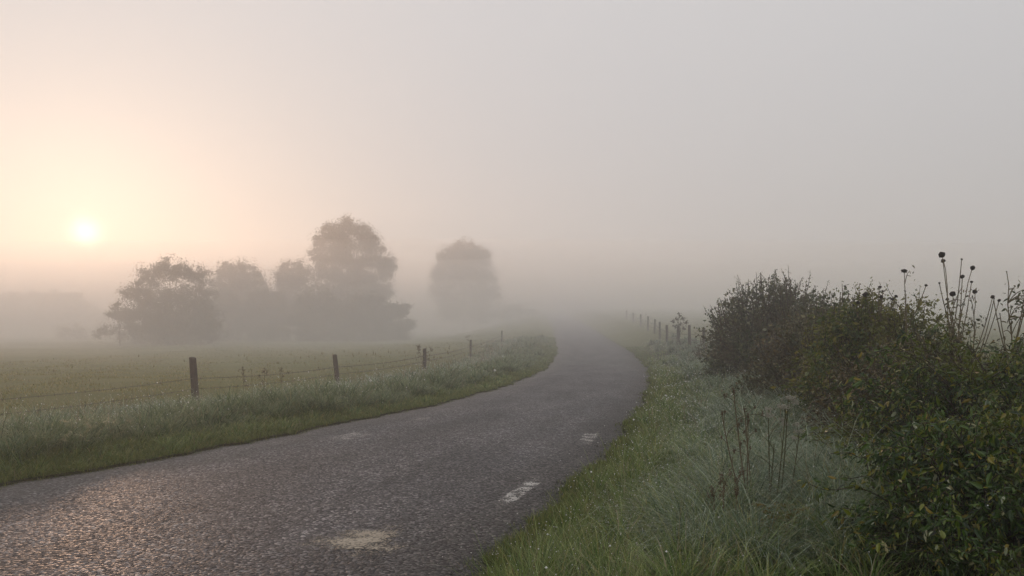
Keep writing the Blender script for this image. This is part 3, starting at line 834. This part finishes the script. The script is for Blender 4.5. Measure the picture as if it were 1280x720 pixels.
seed_plant('bare thorny branch with drooping twigs at the right edge', 1273, 7.6, 338, [(1270, 338, .3), (1277, 364, .5), (1268, 376, .35), (1240, 376, .25), (1252, 392, .25)], 16, None, name='thorn_branch')
seed_plant('leafy upright shoot standing out of the hedge left of the seed heads', 1052, 12.5, 357, [(1054, 358, .35), (1049, 366, .3), (1058, 368, .3)], 14, None, leafm='hawthorn', name='hedge_shoot')

def umbellifer(label, px, py, D_heads, stems, m, headm, umbel, name, group=None, z_off=0):
    x0, D = px, py
    z0 = float(terrain(x0, D))
    root = empty(name, (x0, D, z0), label, 'dried plant', group)
    for (dx, dy, h, lx, hr) in stems:
        sb = MB()
        b = np.array([dx, dy, float(terrain(x0 + dx, D + dy)) - z0 - .02]); e = b + np.array([lx, 0, h])
        S = bez(b[None], ((b + e) / 2 + np.array([lx * .2, 0, .05]))[None], e[None], 9)
        tubes(sb, S, np.linspace(.0065, .0035, 9)[None], 5)
        # side rays
        nr = 4
        p = S[0, [4, 5, 6, 7]]; q = p + np.stack([rng.normal(0, .07, nr), rng.normal(0, .07, nr), rng.uniform(.06, .16, nr)], 1)
        tubes(sb, bez(p, p + np.array([0, 0, .06]), q, 5), np.repeat(np.linspace(.0035, .002, 5)[None], nr, 0), 4)
        o = sb.build('stem', m, root)
        if hr > 0:
            hb = MB()
            if umbel:
                for c, s in [(e, 1.0)] + [(qq, .5) for qq in q[2:]]:
                    k = 14
                    az = rng.uniform(0, 6.28, k); rr = np.sqrt(rng.random(k)) * hr * s
                    E = c + np.stack([np.cos(az) * rr, np.sin(az) * rr, .55 * hr * s - rr * .35 + rng.normal(0, .004, k)], 1)
                    tubes(hb, np.stack([np.repeat(c[None], k, 0), E * .6 + c * .4 + np.array([0, 0, -.004]), E], 1), np.full((k, 3), .0018), 3)
                    i = np.repeat(np.arange(k), 4)
                    dots(hb, E[i] + rng.normal(0, .007, (len(i), 3)), rng.uniform(.0025, .006, len(i)), 0)
            else:
                for c, s in [(e, 1.0)] + [(qq, .75) for qq in q]:
                    k = 20
                    dots(hb, c + rng.normal(0, 1, (k, 3)) * hr * s * np.array([.4, .4, .8]), rng.uniform(.004, .007, k) * s, 0)
                    leaves(hb, c + rng.normal(0, .3, (8, 3)) * hr, rng.normal(0, 1, (8, 3)), np.full(8, hr), np.full(8, hr * .3))
            h_ = hb.build('seed_head', headm, o); h_['kind'] = 'stuff'
    return root
umbellifer('pale topped dried umbellifer stems rising from the grass bank', 1.97, 5.6, 0, [(.0, 0, .86, .09, .058), (.05, .03, .92, .07, .05), (.0, .06, .80, -.02, .042), (.10, .02, .66, .10, .036), (-.04, .02, .6, .05, 0)], M['greenstalk'], M['umbel'], True, 'umbellifer')
umbellifer('brown dried stems with dark tufted heads left of the pale umbellifer', 1.86, 5.8, 0, [(0, 0, 1.0, -.13, .018), (.04, .02, .86, -.08, .014), (-.02, .03, .78, .01, .012), (-.03, -.02, .84, -.20, .012)], M['stalk'], M['brownhead'], False, 'dried_weed')
umbellifer('short brown dock spikes low on the bank left of the umbellifer', 1.50, 5.3, 0, [(0, 0, .42, .01, .028), (.09, .02, .44, .02, .028), (-.03, .05, .34, -.02, .02)], M['stalk'], M['brownhead'], False, 'dock')
umbellifer('dark dock spike in the left verge just right of the nearest post', -6.0, 16.6, 0, [(0, 0, .85, .01, .05)], M['stalk'], M['brownhead'], False, 'dock')
umbellifer('second dark dock spike farther right of the nearest post', -5.6, 16.8, 0, [(0, 0, .82, .01, .05), (.35, .1, .78, 0, .04)], M['stalk'], M['brownhead'], False, 'dock')
umbellifer('thin feathery weed standing beside the third post of left fence', -3.95, 33.6, 0, [(0, 0, 1.25, -.25, .12), (.1, 0, 1.1, .18, .10)], M['stalk'], M['brownhead'], False, 'dried_weed')
umbellifer('thin tall weed at the fourth post of left fence', -2.8, 49.5, 0, [(0, 0, 1.5, -.05, .10)], M['stalk'], M['brownhead'], False, 'dried_weed')

# withered yellow fern tuft in the foreground grass
def fern():
    x, y = 1.78, 4.95
    z = float(terrain(x, y))
    root = empty('withered_fern', (x, y, z), 'small withered yellow fern tuft in the foreground grass', 'fern')
    mb = MB()
    n = 22
    az = rng.uniform(0, 6.28, n)
    e = np.stack([np.cos(az) * rng.uniform(.08, .25, n), np.sin(az) * rng.uniform(.08, .25, n), rng.uniform(.14, .30, n)], 1)
    S = bez(np.zeros((n, 3)), e * np.array([.4, .4, 1.1]), e, 9)
    tubes(mb, S, np.repeat(np.linspace(.003, .001, 9)[None], n, 0), 3)
    for s in range(2, 9):
        for sg in (-1, 1):
            T = S[:, s] - S[:, s - 1]
            side = norm(np.cross(T, np.array([0, 0, 1.]))) * sg + norm(T) * .5
            leaves(mb, S[:, s], side, np.full(n, .05 * (1.2 - s / 9)), np.full(n, .014))
    mb.build('frond', M['fern'], root)['kind'] = 'stuff'
fern()

# young tree by the right fence
tree('young_tree', 'slender young tree standing between the posts of the right fence', 50, 850, [(849, 394, 3), (846, 399, 3), (854, 398, 3), (842, 402, 3), (850, 405, 4), (858, 403, 3), (844, 408, 3), (855, 410, 3)], .08, .11, None, .04, 'tree', gaps=.4)
bush('field_weed', 'wispy weed clump beside the last visible right hand post', 9.4, 36.5, .7, .6, 1.1, 50, 16, .07, .5, M['russet'], spikes=8, spike_h=.5, jit=.08, cat='weed', twig_r=.008)

# ------------------------------------------------------------------ haze, sky, sun, camera
SUN_V = Vector(((107 - 640) / FPX, 1, (HORIZON - 290) / FPX)).normalized()
SUN_EL = math.asin(SUN_V.z); SUN_AZ = math.atan2(SUN_V.x, SUN_V.y)     # azimuth from +Y towards +X

def fog_material(name, density):
    m = bpy.data.materials.new(name); m.use_nodes = True
    nt = m.node_tree; nt.nodes.clear()
    out = nt.nodes.new('ShaderNodeOutputMaterial')
    pv = nt.nodes.new('ShaderNodeVolumePrincipled')
    pv.inputs['Color'].default_value = (1, .995, .985, 1)
    pv.inputs['Density'].default_value = density
    pv.inputs['Anisotropy'].default_value = FOG_G
    nt.links.new(pv.outputs[0], out.inputs['Volume'])
    return m

def haze():
    x0, x1, y0, y1, z0, z1 = -620, 620, -60, 415, -1.6, 26.5
    V = [(x, y, z) for x in (x0, x1) for y in (y0, y1) for z in (z0, z1)]
    F = [(0, 1, 3, 2), (4, 6, 7, 5), (0, 4, 5, 1), (2, 3, 7, 6), (0, 2, 6, 4), (1, 5, 7, 3)]
    mb = MB(); mb.add(V, F, smooth=False)
    o = mb.build('haze', fog_material('morning_haze', FOG_DENSITY)); tag(o, 'pale morning haze over the fields and road', 'haze', kind='stuff')

def fog_bank(height, y0, density, label):
    """the thicker fog lying over the low fields, a shallow dome that thins out towards its rim"""
    nr, na = 40, 96
    r = np.linspace(0, 1, nr) ** .7
    a = np.linspace(0, 2 * PI, na, endpoint=False)
    R, A = np.meshgrid(r, a, indexing='ij')
    hy = (411 - y0) / 2
    X = 560 * R * np.cos(A); Y = y0 + hy + hy * R * np.sin(A)
    top = -1.3 + (height + 1.3) * (1 - R ** 2)
    idx = np.arange(nr * na).reshape(nr, na)
    p, q = idx[:-1], np.roll(idx[:-1], -1, 1); u, v = idx[1:], np.roll(idx[1:], -1, 1)
    F = np.stack([p, u, v, q], -1).reshape(-1, 4)[na:]
    V = np.stack([X, Y, top], -1).reshape(-1, 3)
    Vb = V.copy(); Vb[:, 2] = -1.35
    mb = MB()
    N = len(V)
    c = np.stack([np.zeros(na, int), idx[1], np.roll(idx[1], -1)], 1)
    rim = idx[-1]
    mb.v = [V.astype(np.float32), Vb.astype(np.float32)]; mb.n = 2 * N; mb.tip = [np.zeros(2 * N, np.float32)]
    side = np.stack([rim, rim + N, np.roll(rim, -1) + N, np.roll(rim, -1)], 1)
    mb.f = [(F.astype(np.int32), 0, True), (c.astype(np.int32), 0, True), ((F[:, ::-1] + N).astype(np.int32), 0, True), ((c[:, ::-1] + N).astype(np.int32), 0, True), (side.astype(np.int32), 0, True)]
    o = mb.build('fog_bank', fog_material('morning_fog', density)); tag(o, label, 'fog', kind='stuff')

FOG_DENSITY = .0056
BANK_DENSITY = .0180
FOG_G = .6
SUN_STRENGTH = 1.5
SKY_STRENGTH = .012
SKY_DUST = 1.0
DISC = 1.6
HALO = .45
STRATUS = .53
STRATUS_A = (.93, .925, .955)
STRATUS_B = (.985, .965, .975)
EXPOSURE = .08
haze()
for i, (hh, yy) in enumerate(((24.5, 26), (21, 36), (17, 46), (13.5, 56))):
    fog_bank(hh, yy, BANK_DENSITY / 4, ('highest thin layer', 'upper middle layer', 'lower middle layer', 'lowest dense layer')[i] + ' of the morning fog over the distant fields')

w = bpy.data.worlds.new('World'); scene.world = w; w.use_nodes = True
nt = w.node_tree
bg = nt.nodes['Background']
sky = nt.nodes.new('ShaderNodeTexSky'); sky.sky_type = 'NISHITA'; sky.sun_disc = False
sky.sun_elevation = SUN_EL; sky.sun_rotation = SUN_AZ
sky.air_density = 1.0; sky.dust_density = SKY_DUST; sky.ozone_density = 1.0; sky.altitude = 50
nt.links.new(sky.outputs[0], bg.inputs['Color'])
bg.inputs['Strength'].default_value = SKY_STRENGTH
# thin stratus deck that veils the whole sky
st = nt.nodes.new('ShaderNodeBackground')
tc = nt.nodes.new('ShaderNodeTexCoord')
cl = noise(nt, 1.3, 4, .5, tc.outputs['Generated'])
nt.links.new(ramp(nt, cl, [(.3, STRATUS_A), (.7, STRATUS_B)]), st.inputs['Color'])
sz = nt.nodes.new('ShaderNodeSeparateXYZ'); nt.links.new(tc.outputs['Generated'], sz.inputs[0])
nt.links.new(math_(nt, 'MULTIPLY_ADD', math_(nt, 'MAXIMUM', sz.outputs[2], 0.0), .65 * STRATUS, .82 * STRATUS), st.inputs['Strength'])   # overcast: brighter overhead
ad = nt.nodes.new('ShaderNodeAddShader')
nt.links.new(bg.outputs[0], ad.inputs[0]); nt.links.new(st.outputs[0], ad.inputs[1])
# the sun's own disc, blurred by the stratus it shines through
dt = nt.nodes.new('ShaderNodeVectorMath'); dt.operation = 'DOT_PRODUCT'
nt.links.new(tc.outputs['Generated'], dt.inputs[0]); dt.inputs[1].default_value = SUN_V
an = math_(nt, 'ARCCOSINE', math_(nt, 'MINIMUM', dt.outputs['Value'], 1.0))
disc = math_(nt, 'EXPONENT', math_(nt, 'MULTIPLY', math_(nt, 'POWER', math_(nt, 'DIVIDE', an, math.radians(.75)), 2), -1))
halo = math_(nt, 'EXPONENT', math_(nt, 'MULTIPLY', math_(nt, 'DIVIDE', an, math.radians(5.0)), -1))
sd = nt.nodes.new('ShaderNodeBackground'); sd.inputs['Color'].default_value = (1, .78, .52, 1)
nt.links.new(math_(nt, 'ADD', math_(nt, 'MULTIPLY', disc, DISC), math_(nt, 'MULTIPLY', halo, HALO)), sd.inputs['Strength'])
ad2 = nt.nodes.new('ShaderNodeAddShader')
nt.links.new(ad.outputs[0], ad2.inputs[0]); nt.links.new(sd.outputs[0], ad2.inputs[1])
nt.links.new(ad2.outputs[0], nt.nodes['World Output'].inputs['Surface'])

sl = bpy.data.lights.new('sun', 'SUN'); sl.energy = SUN_STRENGTH; sl.angle = math.radians(3); sl.color = (1, .61, .40)
so = bpy.data.objects.new('sun', sl); link(so)
so.rotation_euler = (-SUN_V).to_track_quat('-Z', 'Y').to_euler()
so.location = SUN_V * 100

cam = bpy.data.cameras.new('camera'); co = bpy.data.objects.new('camera', cam); link(co)
co.location = (0, 0, CAM_H); co.rotation_euler = (PI / 2, 0, 0)
cam.sensor_width = 36; cam.lens = FPX / 1280 * 36
cam.shift_y = (HORIZON - 360) / 1280
cam.clip_start = .05; cam.clip_end = 3000
scene.camera = co

vs = scene.view_settings
scene.display_settings.display_device = 'sRGB'
vs.view_transform = 'Standard'; vs.look = 'None'; vs.gamma = 1; vs.exposure = EXPOSURE; vs.use_curve_mapping = False
cy = scene.cycles
cy.use_denoising = True
cy.max_bounces = 14; cy.diffuse_bounces = 3; cy.glossy_bounces = 2; cy.transmission_bounces = 3; cy.volume_bounces = 10; cy.transparent_max_bounces = 8
cy.sample_clamp_indirect = 4
